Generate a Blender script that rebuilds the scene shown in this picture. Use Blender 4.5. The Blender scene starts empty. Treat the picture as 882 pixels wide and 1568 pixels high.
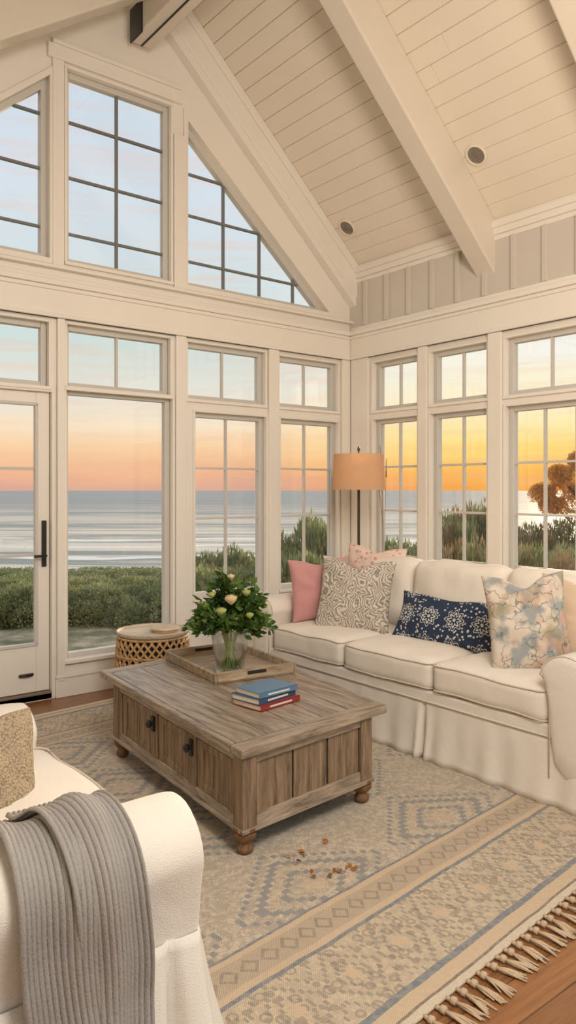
import bpy, bmesh, math, random
from mathutils import Vector, Matrix, noise
from mathutils.geometry import tessellate_polygon
random.seed(7)
R=random.random
def U(a,b): return a+(b-a)*R()
sc=bpy.context.scene
COL=sc.collection
def srgb(r,g,b):
    f=lambda c:(c/255/12.92) if c/255<=.04045 else ((c/255+.055)/1.055)**2.4
    return (f(r),f(g),f(b),1)
# ---------------------------------------------------------------- node helpers
class NT:
    def __init__(s,tree): s.t=tree; s.t.nodes.clear()
    def n(s,typ,ins=None,**props):
        nd=s.t.nodes.new(typ)
        for k,v in props.items(): setattr(nd,k,v)
        if ins:
            for k,v in ins.items():
                i=nd.inputs[k]
                if isinstance(v,bpy.types.NodeSocket): s.t.links.new(v,i)
                else: i.default_value=v
        return nd
    def m(s,op,a,b=0.0,c=None):
        ins={0:a,1:b}
        if c is not None: ins[2]=c
        return s.n('ShaderNodeMath',ins,operation=op).outputs[0]
    def mix(s,f,a,b,mode='MIX'):
        nd=s.n('ShaderNodeMix',{0:f,6:a,7:b},data_type='RGBA',blend_type=mode)
        return nd.outputs[2]
    def ramp(s,f,stops,interp='LINEAR'):
        nd=s.n('ShaderNodeValToRGB',{0:f}); cr=nd.color_ramp; cr.interpolation=interp
        while len(cr.elements)<len(stops): cr.elements.new(.5)
        for e,(p,c) in zip(cr.elements,stops):
            e.position=p; e.color=c if len(c)==4 else (*c,1)
        return nd.outputs[0]
    def noise(s,vec,scale,detail=3,rough=.5,out=0):
        return s.n('ShaderNodeTexNoise',{'Vector':vec,'Scale':scale,'Detail':detail,'Roughness':rough}).outputs[out]
    def map(s,vec,scale=(1,1,1),rot=(0,0,0),loc=(0,0,0)):
        return s.n('ShaderNodeMapping',{'Vector':vec,'Scale':scale,'Rotation':rot,'Location':loc}).outputs[0]
    def obj(s): return s.n('ShaderNodeTexCoord').outputs['Object']
    def out(s,sh): s.n('ShaderNodeOutputMaterial',{0:sh})
    def bsdf(s,col,rough=.6,bump=None,bs=.3,bd=.01,**kw):
        ins={'Base Color':col,'Roughness':rough}
        if bump is not None:
            ins['Normal']=s.n('ShaderNodeBump',{'Height':bump,'Strength':bs,'Distance':bd}).outputs[0]
        nd=s.n('ShaderNodeBsdfPrincipled',ins)
        for k,v in kw.items(): nd.inputs[k.replace('_',' ')].default_value=v
        s.out(nd.outputs[0]); return nd
def newmat(name):
    m=bpy.data.materials.new(name); m.use_nodes=True
    return m,NT(m.node_tree)
def W(s,v,per,off=0.0):   # repeat coordinate -> 0..1 sawtooth
    return s.m('FRACT',s.m('MULTIPLY_ADD',v,1.0/per,off))
def band(s,v,a,b):
    return s.m('MULTIPLY',s.m('GREATER_THAN',v,a),s.m('LESS_THAN',v,b))

def m_paint(name,c,rough=.5,var=.04):
    m,s=newmat(name); o=s.obj()
    n=s.noise(o,3,4)
    c2=(c[0]*(1-var*2),c[1]*(1-var*2.4),c[2]*(1-var*3),1)
    s.bsdf(s.mix(n,c,c2),rough,s.noise(o,60,2),.05,.002); return m
PAINT=m_paint('white_trim_paint',srgb(236,231,223),.38,.025)
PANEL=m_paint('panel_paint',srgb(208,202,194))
CEIL=m_paint('ceiling_plank_paint',srgb(234,225,212),.42,.03)
BEAMM=m_paint('beam_paint',srgb(222,214,202))
GROOVE=m_paint('plank_groove_shadow_paint',srgb(130,116,98))
SPKM=m_paint('speaker_grille',srgb(130,122,112),.5)
SASH=m_paint('sash_paint',srgb(206,203,198))
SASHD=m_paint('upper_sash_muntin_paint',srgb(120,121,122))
BLACK=m_paint('black_metal',srgb(28,26,25),.35)
BRONZE=m_paint('bronze_metal',srgb(70,55,42),.35)

def m_fabric(name,c,scale=320,bs=.25,var=.08,rough=.95,wrk=5.0):
    m,s=newmat(name); o=s.obj()
    n=s.noise(o,6,4)
    w=s.n('ShaderNodeTexVoronoi',{'Vector':o,'Scale':scale}).outputs[0]
    c2=tuple(x*(1-var*1.6) for x in c[:3])+(1,)
    wr=s.n('ShaderNodeTexNoise',{'Vector':s.map(o,(1,1.6,1)),'Scale':4.0,'Detail':2.0,'Roughness':.4,'Distortion':1.0}).outputs[0]
    s.bsdf(s.mix(n,c,c2),rough,s.m('ADD',s.m('MULTIPLY',w,.8),s.m('ADD',s.m('MULTIPLY',s.noise(o,12,2),1.6),s.m('MULTIPLY',wr,wrk))),bs,.0036,Sheen_Weight=.12); return m
SLIP=m_fabric('cream_slipcover',srgb(234,225,212),bs=.42,var=.04)
SLIPW=m_fabric('white_slipcover',srgb(238,230,218),bs=.40,var=.04)
PIPE=m_fabric('cream_piping',srgb(220,209,192))
PINK=m_fabric('pink_linen',srgb(206,150,148))
BEIGEP=m_fabric('beige_linen',srgb(212,188,160))

def m_glass(name):
    m,s=newmat(name)
    t=s.n('ShaderNodeBsdfTransparent',{0:(.985,.99,.99,1)}); g=s.n('ShaderNodeBsdfGlossy',{0:(1,1,1,1),'Roughness':.02})
    mx=s.n('ShaderNodeMixShader',{0:.03,1:t.outputs[0],2:g.outputs[0]}); s.out(mx.outputs[0]); return m
GLASS=m_glass('window_glass')

def m_floor():
    m,s=newmat('floor_oak'); o=s.obj()
    b=s.n('ShaderNodeTexBrick',{'Vector':o,'Scale':1.0,'Color1':srgb(158,104,60),'Color2':srgb(118,74,42),'Mortar':srgb(40,24,14),'Mortar Size':.003,'Brick Width':1.6,'Row Height':.125,'Bias':0.0})
    b.offset=.37
    g=s.noise(s.map(o,(2,40,1)),1.5,6,.65)
    c=s.mix(.35,b.outputs[0],s.ramp(g,[(.3,srgb(84,54,30)),(.7,srgb(196,144,92))]),'MIX')
    s.bsdf(c,.3,s.m('ADD',b.outputs['Fac'],s.m('MULTIPLY',g,-.15)),-.25,.004); return m
def m_wood(name,cd,cl,grain=(2,30,30),knots=True,rough=.6):
    m,s=newmat(name); o=s.obj()
    d=s.noise(o,2.5,3,out=1)
    v=s.n('ShaderNodeVectorMath',{0:o,1:s.n('ShaderNodeVectorMath',{0:d,'Scale':.06},operation='SCALE').outputs[0]},operation='ADD').outputs[0]
    g=s.noise(s.map(v,grain),1.6,7,.7)
    big=s.noise(o,3.0,3)
    c=s.ramp(g,[(.30,cd),(.48,tuple((a+b)/2 for a,b in zip(cd,cl))),(.68,cl)])
    c=s.mix(s.m('MULTIPLY',big,.4),c,cd)
    s.bsdf(c,rough,g,.4,.004); return m
WOODY=m_wood('weathered_oak_lengthwise',srgb(84,70,58),srgb(202,184,162),(30,2,30),rough=.34)
WOODX=m_wood('weathered_oak_crosswise',srgb(84,70,58),srgb(198,178,154),(2,30,30),rough=.34)
WOODZ=m_wood('weathered_oak_upright',srgb(74,58,44),srgb(176,148,116),(26,26,2))
WOODB=m_wood('brown_turned_oak',srgb(84,56,34),srgb(150,108,70),(26,26,3))
WOODT=m_wood('tray_wood',srgb(120,100,78),srgb(204,182,152),(3,20,20))
WHITEW=m_wood('whitewashed_wood',srgb(176,162,142),srgb(230,216,196),(3,20,20))
RATTAN=m_wood('rattan_cane',srgb(140,102,62),srgb(222,184,134),(20,20,20),rough=.5)
DARK=m_paint('dark_gap',srgb(38,28,20),.8)

# ---------------------------------------------------------------- mesh helpers
def link(ob,parent=None):
    COL.objects.link(ob)
    if parent: ob.parent=parent
    return ob
def empty(name):
    e=bpy.data.objects.new(name,None); e.empty_display_size=.1; COL.objects.link(e); return e
def mesh(name,vs,fs,mat,parent=None,smooth=False,bevel=0,subs=0,seg=2):
    me=bpy.data.meshes.new(name); me.from_pydata([tuple(v) for v in vs],[],fs)
    bm=bmesh.new(); bm.from_mesh(me); bmesh.ops.recalc_face_normals(bm,faces=bm.faces); bm.to_mesh(me); bm.free()
    if smooth: me.polygons.foreach_set('use_smooth',[True]*len(me.polygons))
    me.materials.append(mat)
    ob=link(bpy.data.objects.new(name,me),parent)
    if bevel:
        b=ob.modifiers.new('bevel','BEVEL'); b.width=bevel; b.segments=seg; b.limit_method='ANGLE'
    if subs:
        b=ob.modifiers.new('sub','SUBSURF'); b.levels=subs; b.render_levels=subs
    return ob
ID=lambda a,b,c:(a,b,c)
class Boxes:
    def __init__(s,P=ID): s.v=[];s.f=[];s.P=P
    def add(s,a0,a1,b0,b1,c0,c1):
        i=len(s.v)
        for c in (c0,c1):
            for (a,b) in ((a0,b0),(a1,b0),(a1,b1),(a0,b1)): s.v.append(s.P(a,b,c))
        s.f+=[(i,i+3,i+2,i+1),(i+4,i+5,i+6,i+7),(i,i+1,i+5,i+4),(i+1,i+2,i+6,i+5),(i+2,i+3,i+7,i+6),(i+3,i,i+4,i+7)]
        return s
    def prism(s,poly,b0,b1):  # poly in (a,c); extruded along b
        i=len(s.v);n=len(poly)
        for b in (b0,b1):
            for a,c in poly: s.v.append(s.P(a,b,c))
        s.f+=[tuple(range(i,i+n)),tuple(range(i+2*n-1,i+n-1,-1))]
        for k in range(n):
            k2=(k+1)%n; s.f.append((i+k,i+k2,i+n+k2,i+n+k))
        return s
    def make(s,name,mat,parent=None,bevel=0,smooth=False): return mesh(name,s.v,s.f,mat,parent,smooth,bevel)
def tubegeo(pts,r,seg=6,V=None,Fc=None):
    V=[] if V is None else V; Fc=[] if Fc is None else Fc
    pts=[Vector(p) for p in pts]; n=len(pts); base=len(V)
    for i,p in enumerate(pts):
        t=(pts[min(i+1,n-1)]-pts[max(i-1,0)])
        if t.length<1e-9: t=Vector((0,0,1))
        t.normalize()
        a=t.cross(Vector((0,0,1)) if abs(t.z)<.9 else Vector((1,0,0))).normalized(); b=t.cross(a)
        rr=r(i/(n-1)) if callable(r) else r
        for k in range(seg):
            th=2*math.pi*k/seg; V.append(p+a*math.cos(th)*rr+b*math.sin(th)*rr)
    for i in range(n-1):
        for k in range(seg):
            k2=(k+1)%seg; Fc.append((base+i*seg+k,base+i*seg+k2,base+(i+1)*seg+k2,base+(i+1)*seg+k))
    Fc.append(tuple(base+k for k in range(seg))); Fc.append(tuple(base+(n-1)*seg+k for k in reversed(range(seg))))
    return V,Fc
def lathe(name,prof,mat,parent=None,seg=32,loc=(0,0,0),cap=True):
    V=[];Fc=[]
    for r,z in prof:
        for k in range(seg):
            th=2*math.pi*k/seg; V.append((loc[0]+r*math.cos(th),loc[1]+r*math.sin(th),loc[2]+z))
    for i in range(len(prof)-1):
        for k in range(seg):
            k2=(k+1)%seg; Fc.append((i*seg+k,i*seg+k2,(i+1)*seg+k2,(i+1)*seg+k))
    if cap:
        Fc.append(tuple(reversed(range(seg)))); Fc.append(tuple((len(prof)-1)*seg+k for k in range(seg)))
    ob=mesh(name,V,Fc,mat,parent,True); 
    e=ob.modifiers.new('es','EDGE_SPLIT'); e.split_angle=math.radians(50)
    return ob
def cushion(name,size,r,puff,mat,parent,loc,rotz=0,rotx=0,roty=0,cuts=13,wr=.006,seed=0,piping=None,axis=2):
    bm=bmesh.new(); bmesh.ops.create_cube(bm,size=1)
    bmesh.ops.subdivide_edges(bm,edges=bm.edges[:],cuts=cuts,use_grid_fill=True)
    h=[x/2 for x in size]
    for v in bm.verts:
        p=[v.co[i]*size[i] for i in range(3)]
        c=[max(-(h[i]-r),min(h[i]-r,p[i])) for i in range(3)]
        d=Vector([p[i]-c[i] for i in range(3)])
        if d.length>1e-6: d=d.normalized()*r
        q=Vector(c)+d
        o=[i for i in range(3) if i!=axis]
        k=max(0,1-(q[o[0]]/h[o[0]])**2)*max(0,1-(q[o[1]]/h[o[1]])**2)
        q[axis]+=math.copysign(puff*k**.6,q[axis])*min(1,abs(q[axis])/(h[axis]*.5))
        q+=Vector((noise.noise(q*6+Vector((seed,0,0))),noise.noise(q*6+Vector((0,seed,5))),noise.noise(q*7+Vector((3,0,seed)))))*wr*1.6
        q[axis]+=math.copysign(wr*.9*noise.noise(Vector((q[o[0]]*16+seed,q[o[1]]*5,seed))),q[axis])
        v.co=q
    me=bpy.data.meshes.new(name); bm.to_mesh(me); bm.free()
    me.polygons.foreach_set('use_smooth',[True]*len(me.polygons)); me.materials.append(mat)
    ob=link(bpy.data.objects.new(name,me),parent)
    s=ob.modifiers.new('s','SUBSURF'); s.levels=1; s.render_levels=1
    ob.location=loc; ob.rotation_euler=(rotx,roty,rotz)
    if piping:
        V=[];Fc=[];o=[i for i in range(3) if i!=axis]
        for sg in (-1,1):
            pts=[];rr=max(r,.03)
            for qi,(sx,sy) in enumerate(((1,1),(-1,1),(-1,-1),(1,-1))):
                for k in range(7):
                    a=math.pi/2*(qi+k/6); q=[0,0,0]
                    q[o[0]]=sx*(h[o[0]]-rr)+math.cos(a)*(rr-.004); q[o[1]]=sy*(h[o[1]]-rr)+math.sin(a)*(rr-.004); q[axis]=sg*(h[axis]-r*.32)
                    pts.append(q)
            full=[]
            for i in range(len(pts)):
                a=Vector(pts[i]);b=Vector(pts[(i+1)%len(pts)]); nn=max(1,int((b-a).length/.06))
                for k in range(nn):
                    q=a.lerp(b,k/nn); q+=Vector((noise.noise(q*6+Vector((seed,0,0))),noise.noise(q*6+Vector((0,seed,5))),noise.noise(q*7+Vector((3,0,seed)))))*wr*1.6; full.append(q)
            full.append(full[0]); tubegeo(full,.0042,6,V,Fc)
        pp=mesh(name+'_piping',V,Fc,piping,parent,True); pp.location=loc; pp.rotation_euler=(rotx,roty,rotz)
    return ob
def pillow(name,w,h,T,mat,loc,normal,roll=0,chop=.12,seed=0,n=26):
    V=[];Fc=[]
    for side in (1,-1):
        for j in range(n+1):
            for i in range(n+1):
                u=2*i/n-1;v=2*j/n-1
                x=w/2*u*(1-.09*(1-v*v)*abs(u)**2); y=h/2*v*(1-.09*(1-u*u)*abs(v)**2)
                if v>0: y-=chop*h*math.exp(-(u/.33)**2)*v**3
                z=side*T/2*((1-u*u)*(1-v*v))**.45
                q=Vector((x,y,z))
                e=(1-u*u)*(1-v*v)
                z+=side*.012*noise.noise(q*11+Vector((seed,seed*2,0)))*min(1,e*6)
                z+=side*.026*noise.noise(Vector((math.atan2(u,v)*2.3,seed,math.hypot(u,v)*1.2)))*min(1,e*4)*math.hypot(u,v)
                V.append((x,y,z))
    N=(n+1)*(n+1)
    for s_ in (0,1):
        for j in range(n):
            for i in range(n):
                a=s_*N+j*(n+1)+i
                f=(a,a+1,a+n+2,a+n+1); Fc.append(f if s_==0 else f[::-1])
    me=bpy.data.meshes.new(name); me.from_pydata(V,[],Fc)
    bm=bmesh.new(); bm.from_mesh(me); bmesh.ops.remove_doubles(bm,verts=bm.verts,dist=.0006); bm.to_mesh(me); bm.free()
    me.polygons.foreach_set('use_smooth',[True]*len(me.polygons)); me.materials.append(mat)
    ob=link(bpy.data.objects.new(name,me))
    nz=Vector(normal).normalized(); up=Vector((0,0,1)); x=up.cross(nz).normalized(); y=nz.cross(x)
    M=Matrix((x,y,nz)).transposed().to_4x4() @ Matrix.Rotation(roll,4,'Z')
    M.translation=Vector(loc); ob.matrix_world=M
    s=ob.modifiers.new('s','SUBSURF'); s.levels=1; s.render_levels=1
    return ob

# ================================================================ ROOM
GY=5.29; RX=4.97; LX=-1.2; BY=-1.5
RIDX=2.62; RIDZ=5.78
def zr(x): return 3.62+.92*(RX-x)
def zl(x): return RIDZ-.72*(RIDX-x)
RIDZ=zr(RIDX)
def wallpoly(name,outer,holes,d0,d1,P,mat):
    loops=[[Vector((a,z,0)) for a,z in l] for l in [outer]+holes]
    tris=tessellate_polygon(loops); flat=[(p.x,p.y) for l in loops for p in l]; n=len(flat)
    V=[P(a,d0,z) for a,z in flat]+[P(a,d1,z) for a,z in flat]
    Fc=[tuple(t) for t in tris]+[tuple(i+n for i in reversed(t)) for t in tris]
    b=0
    for l in loops:
        m_=len(l)
        for k in range(m_):
            k2=(k+1)%m_; Fc.append((b+k,b+k2,n+b+k2,n+b+k))
        b+=m_
    return mesh(name,V,Fc,mat)
PG=lambda a,d,z:(a,GY+d,z)      # gable wall mapping
PR=lambda a,d,z:(RX+d,a,z)      # right wall mapping
def rect(a0,a1,z0,z1): return [(a0,z0),(a1,z0),(a1,z1),(a0,z1)]
e=.045  # sash border
GW=[('window',.25,.95,.65,2.10,[.6],[1.69,1.26]),('transom',.25,.95,2.28,2.66,[.6],[]),
    ('transom',1.22,1.975,2.28,2.665,[],[]),
    ('window',2.18,2.985,.30,2.20,[],[]),('transom',2.185,2.965,2.29,2.67,[2.575],[]),
    ('window',3.27,3.92,.65,2.10,[3.585],[1.68,1.26]),('transom',3.20,3.91,2.28,2.665,[3.545],[]),
    ('window',4.155,4.77,.65,2.10,[4.455],[1.69,1.26]),('transom',4.14,4.77,2.28,2.655,[4.45],[]),
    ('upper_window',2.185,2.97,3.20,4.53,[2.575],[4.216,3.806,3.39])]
RW=[('window',4.47,4.94,.62,2.11,[4.705],[1.71,1.31,.9]),('transom',4.47,4.94,2.27,2.64,[4.70],[]),
    ('window',3.74,4.25,.62,2.11,[3.99],[1.71,1.31,.9]),('transom',3.74,4.25,2.27,2.64,[3.99],[]),
    ('window',2.45,3.49,.62,2.11,[3.23,2.97,2.71],[1.71,1.31,.9]),('transom',2.45,3.49,2.27,2.64,[3.17,2.83],[]),
    ('window',1.0,2.1,.62,2.11,[1.28,1.55,1.82],[1.71,1.31,.9]),('transom',1.0,2.1,2.27,2.64,[1.55],[])]
holesG=[rect(a0-e,a1+e,z0-e,z1+e) for _,a0,a1,z0,z1,_,_ in GW]
door=(1.10,2.04,.04,2.22); holesG.append(rect(*door))
SL=.87
Cpoly=[(3.20,3.20),(4.58,3.20),(3.20,3.20+1.38*SL)]
Apoly=[(.62,3.20),(1.975,3.20),(1.975,3.20+1.355*SL)]
def inset(poly,d):
    c=Vector((sum(p[0] for p in poly)/3,sum(p[1] for p in poly)/3)); out=[];n=len(poly)
    for i in range(n):
        p0=Vector(poly[i-1]);p=Vector(poly[i]);p1=Vector(poly[(i+1)%n])
        d0=(p-p0).normalized();d1=(p1-p).normalized()
        n0=Vector((d0.y,-d0.x));n1=Vector((d1.y,-d1.x))
        if n0.dot(c-p)>0:n0=-n0
        if n1.dot(c-p)>0:n1=-n1
        k=(n0+n1)/(1+n0.dot(n1)); q=p+k*d; out.append((q.x,q.y))
    return out
holesG+= [inset(Cpoly,e),inset(Apoly,e)]
wallpoly('wall_gable',[(LX-.15,-.02),(RX+.15,-.02),(RX+.15,zr(RX)-.1),(RIDX,RIDZ+.02),(LX-.15,zl(LX)-.08)],holesG,0,.16,PG,PAINT)
wallpoly('wall_right',[(BY,-.02),(GY-.001,-.02),(GY-.001,3.60),(BY,3.60)],[rect(a0-e,a1+e,z0-e,z1+e) for _,a0,a1,z0,z1,_,_ in RW],0,.16,PR,PAINT)
Boxes().add(LX-.15,LX,BY,GY-.001,-.02,zl(LX)).make('wall_left',PAINT)
Boxes().add(LX-.15,RX+.15,BY,GY+.15,-.15,-.022).make('floor_subfloor',GROOVE)
fl=Boxes().add(LX,RX,BY,GY,-.02,0).make('floor',m_floor())
wn=[0]
def window(kind,P,a0,a1,z0,z1,vs,hs,dep=.06,mat=SASH):
    wn[0]+=1; par=empty('window_%d'%wn[0]); 
    b=Boxes(P); d0,d1=dep-.01,dep+.05
    b.add(a0-e,a0,d0,d1,z0-e,z1+e).add(a1,a1+e,d0,d1,z0-e,z1+e).add(a0,a1,d0,d1,z0-e,z0).add(a0,a1,d0,d1,z1,z1+e)
    b.make('sash_frame',SASH,par,.006)
    if vs or hs:
        b=Boxes(P); w=.009
        for v in vs: b.add(v-w,v+w,dep+.005,dep+.032,z0,z1)
        for h in hs: b.add(a0,a1,dep+.006,dep+.030,h-w,h+w)
        b.make('muntins',mat,par)
    Boxes(P).add(a0,a1,dep+.012,dep+.018,z0,z1).make('glass_pane',GLASS,par)
    b=Boxes(P); g=e; t=.018
    b.add(a0-g-.012,a0-g+.008,-.012,.03,z0-g,z1+g).add(a1+g-.008,a1+g+.012,-.012,.03,z0-g,z1+g).add(a0-g-.012,a1+g+.012,-.012,.03,z1+g-.008,z1+g+.012)
    b.add(a0-g-.012,a1+g+.012,-.022,.03,z0-g-.02,z0-g+.006)
    b.make('casing_bead',PAINT,par,.003)
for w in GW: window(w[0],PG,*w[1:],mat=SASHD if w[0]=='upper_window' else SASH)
for w in RW: window(w[0],PR,*w[1:])
def triwindow(poly,vs,hs):
    wn[0]+=1; par=empty('window_%d'%wn[0]); o_=inset(poly,e)
    V=[];Fc=[]
    for d in (.05,.11):
        for l in (poly,o_):
            V+=[PG(a,d,z) for a,z in l]
    for k in range(3):
        k2=(k+1)%3
        Fc+=[(k,k2,3+k2,3+k),(6+k,6+k2,9+k2,9+k),(k,k2,6+k2,6+k),(3+k,3+k2,9+k2,9+k)]
    mesh('sash_frame',V,Fc,SASH,par)
    tall=max(poly,key=lambda p:p[1]); tip=[p for p in poly if p[0]!=tall[0]][0]; zb=3.20
    def top(x): return zb+(tall[1]-zb)*(x-tip[0])/(tall[0]-tip[0])
    def xe(z): return tip[0]+(tall[0]-tip[0])*(z-zb)/(tall[1]-zb)
    b=Boxes(PG)
    for v in vs: b.add(v-.009,v+.009,.065,.092,zb,top(v))
    for h in hs:
        x=xe(h); b.add(min(x,tall[0]),max(x,tall[0]),.066,.09,h-.009,h+.009)
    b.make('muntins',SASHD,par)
    mesh('glass_pane',[PG(a,.075,z) for a,z in poly],[(0,1,2)],GLASS,par)
    o2=inset(poly,e+.035); o1=inset(poly,e-.004)
    V=[PG(a,-.02,z) for a,z in o1]+[PG(a,-.02,z) for a,z in o2]+[PG(a,.02,z) for a,z in o1]+[PG(a,.02,z) for a,z in o2];Fc=[]
    for k in range(3):
        k2=(k+1)%3; Fc+=[(k,k2,3+k2,3+k),(k,k2,6+k2,6+k),(3+k,3+k2,9+k2,9+k)]
    mesh('casing_bead',V,Fc,PAINT,par)
triwindow(Cpoly,[3.56,3.94,4.32],[4.10,3.76,3.38]); triwindow(Apoly,[1.16,1.56],[4.216,3.82,3.40])
# door
dr=empty('door_1'); b=Boxes(PG); x0,x1=1.14,2.03; gx0,gx1,gz0,gz1=1.26,1.935,.40,2.11
b.add(x0,gx0,.03,.08,.06,2.20).add(gx1,x1,.03,.08,.06,2.20).add(gx0,gx1,.03,.08,.06,gz0).add(gx0,gx1,.03,.08,gz1,2.20)
b.make('door_leaf',PAINT,dr,.005)
b=Boxes(PG)
for h in (1.65,1.035): b.add(gx0,gx1,.045,.07,h-.011,h+.011)
b.add(1.59,1.61,.045,.07,gz0,gz1); b.make('muntins',SASH,dr)
b=Boxes(PG).add(gx0-.012,gx0+.01,.02,.06,gz0,gz1).add(gx1-.01,gx1+.012,.02,.06,gz0,gz1).add(gx0-.01,gx1+.01,.02,.06,gz0-.012,gz0+.01).add(gx0-.01,gx1+.01,.02,.06,gz1-.01,gz1+.012)
b.make('glazing_bead',SASH,dr,.003)
Boxes(PG).add(gx0,gx1,.052,.058,gz0,gz1).make('glass_pane',GLASS,dr)
b=Boxes(PG).add(1.972,2.005,.012,.032,.95,1.28); b.make('handle_plate',BLACK,dr,.004)
V,Fc=tubegeo([PG(1.986,.02,1.03),PG(1.986,-.03,1.03),PG(1.93,-.035,1.03),PG(1.90,-.035,1.03)],.009,8); mesh('lever',V,Fc,BLACK,dr,True)
fo_=lathe('floor_latch',[(.0,-.009),(.05,-.009),(.055,0),(.05,.009),(0,.009)],BLACK,dr,20); fo_.scale=(1,.35,1)
fo_.location=(1.86,GY+.018,.19)
Boxes(PG).add(1.06,1.14,-.01,.1,.0,2.24).add(2.035,2.06,-.01,.1,.0,2.24).add(1.06,2.06,-.012,.1,2.20,2.24).make('door_frame',PAINT,dr,.004)
Boxes(PG).add(1.10,2.06,.0,.16,-.0,.055).make('threshold',GROOVE,dr,.004)
# ---- trim on gable wall
t=Boxes(PG)
t.add(LX,RX,-.035,0,2.735,2.96)
t.make('trim_1',PAINT,None,.006)
t=Boxes(PG); t.add(LX,RX,-.07,0,2.96,3.0).add(LX,RX,-.05,0,2.93,2.96).add(LX,RX,-.03,0,3.0,3.035).add(LX,RX,-.055,0,3.085,3.11).add(LX,RX,-.05,0,2.735,2.76)
t.make('trim_2',PAINT,None,.006)
t=Boxes(PG)
for a0,a1 in ((2.07,2.125),(3.045,3.14),(3.975,4.085),(4.84,4.95)):
    t.add(a0,a1,-.03,0,0.12,2.735)
for a0,a1 in ((2.035,2.12),(3.03,3.14)): t.add(a0,a1,-.028,0,3.11,4.6 if a0<3 else 4.35)
t.add(2.0,3.1,-.035,0,4.60,4.70).add(2.03,3.08,-.05,0,4.70,4.73)
t.make('trim_3',PAINT,None,.005)
t=Boxes(PG).add(2.06,RX,-.025,0,0,.14).add(2.06,RX,-.035,0,.14,.16).add(LX,1.05,-.025,0,0,.14); t.make('baseboard_gable',PAINT,None,.004)
Boxes(PR).add(BY,GY,-.025,0,0,.14).make('baseboard_right',PAINT,None,.004)
Boxes().add(LX,LX+.025,BY,GY-.05,0,.14).make('baseboard_left',PAINT,None,.004)
Boxes(PG).add(2.14,3.02,-.03,.05,.235,.262).make('trim_sill',PAINT,None,.004)
# ---- trim right wall
t=Boxes(PR)
t.add(BY,GY-.04,-.035,0,2.735,2.96).add(BY,GY-.04,-.07,0,2.96,3.0).add(BY,GY-.04,-.05,0,2.93,2.96).add(BY,GY-.04,-.03,0,3.0,3.04).add(BY,GY-.04,-.05,0,2.735,2.76)
t.add(BY,GY,-.03,0,3.50,3.62).add(BY,GY,-.05,0,3.55,3.60).add(BY,GY,-.018,0,3.46,3.50)
for a0,a1 in ((5.02,5.25),(4.31,4.41),(3.55,3.68),(2.15,2.40)): t.add(a0,a1,-.03,0,.14,2.735)
t.make('trim_4',PAINT,None,.006)
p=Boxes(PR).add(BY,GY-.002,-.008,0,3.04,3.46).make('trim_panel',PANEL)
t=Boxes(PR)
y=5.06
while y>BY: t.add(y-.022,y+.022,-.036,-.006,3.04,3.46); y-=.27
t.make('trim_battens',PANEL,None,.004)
# ---- ceiling boards
def slope_boards(name,x0,x1,zf,up,mat):
    V=Boxes(); L=math.hypot(1,(zf(1)-zf(0))); w=.135; n=int(abs(x1-x0)*L/w)
    dx=(x1-x0)/n
    for i in range(n):
        a=x0+dx*i+.0026*(1 if dx>0 else -1); c=x0+dx*(i+1)-.0026*(1 if dx>0 else -1)
        ys=[BY]; 
        yy=BY+U(.5,3)
        while yy<GY-.4: ys.append(yy); yy+=U(2.2,3.6)
        ys.append(GY)
        for k in range(len(ys)-1):
            V.prism([(a,zf(a)),(c,zf(c)),(c,zf(c)+.03),(a,zf(a)+.03)],ys[k]+.001,ys[k+1]-.001)
    V.make(name,mat,None,.003)
slope_boards('ceiling',RX,RIDX,zr,1,CEIL); slope_boards('ceiling_left',LX,RIDX,zl,1,CEIL)
Boxes().prism([(RX+.3,zr(RX+.3)+.02),(RIDX,RIDZ+.02),(LX-.3,zl(LX-.3)+.02),(LX-.3,zl(LX-.3)+.2),(RIDX,RIDZ+.2),(RX+.3,zr(RX+.3)+.2)],BY,GY+.3).make('ceiling_roof_deck',GROOVE)
# ---- beams
def rafterR(b,y0,y1,dep,xe=RX): b.prism([(RIDX,RIDZ),(xe,zr(xe)),(xe,zr(xe)-dep),(RIDX,RIDZ-dep)],y0,y1)
def rafterL(b,y0,y1,dep): b.prism([(RIDX,RIDZ),(LX,zl(LX)),(LX,zl(LX)-dep),(RIDX,RIDZ-dep)],y0,y1)
b=Boxes()
for yc in (3.71,2.33,.95,-.43): rafterR(b,yc-.09,yc+.09,.42); rafterL(b,yc-.09,yc+.09,.42)
b.make('ceiling_rafter_beams',BEAMM,None,.012)
b=Boxes(); rafterR(b,GY-.09,GY,.38); rafterL(b,GY-.09,GY,.34); rafterR(b,GY-.13,GY,.10); rafterR(b,GY-.105,GY,.30)
b.make('trim_gable_rake',PAINT,None,.008)
b=Boxes().add(2.61,2.79,BY,GY-.09,4.89,5.10); b.make('ceiling_ridge_beam',BEAMM,None,.012)
b=Boxes().prism([(1.0,3.94),(2.60,5.076),(2.60,5.356),(1.0,4.22)],4.80,4.97); b.make('ceiling_truss_brace',BEAMM,None,.012)
b=Boxes().add(2.692,2.706,2.4,GY-.1,4.882,4.892).add(2.60,2.612,5.0,5.19,4.87,5.12); b.make('trim_beam_bracket',BLACK,None,.003)
# ---- ceiling speakers
tl=math.atan(.92)
for (x,y) in ((4.68,5.02),(4.57,3.5)):
    sp=empty('ceiling_speaker')
    lathe('rim',[(0,.0),(.085,.0),(.085,-.012),(.070,-.016),(.066,-.006),(.0,-.006)],CEIL,sp,28,cap=False)
    lathe('grille',[(0,-.0075),(.065,-.0075)],SPKM,sp,28,cap=False)
    lathe('inner_ring',[(.02,-.012),(.03,-.014),(.034,-.007),(.018,-.007)],SPKM,sp,20,cap=False)
    sp.location=(x,y,zr(x)-.002); sp.rotation_euler=(0,tl,0)

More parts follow.
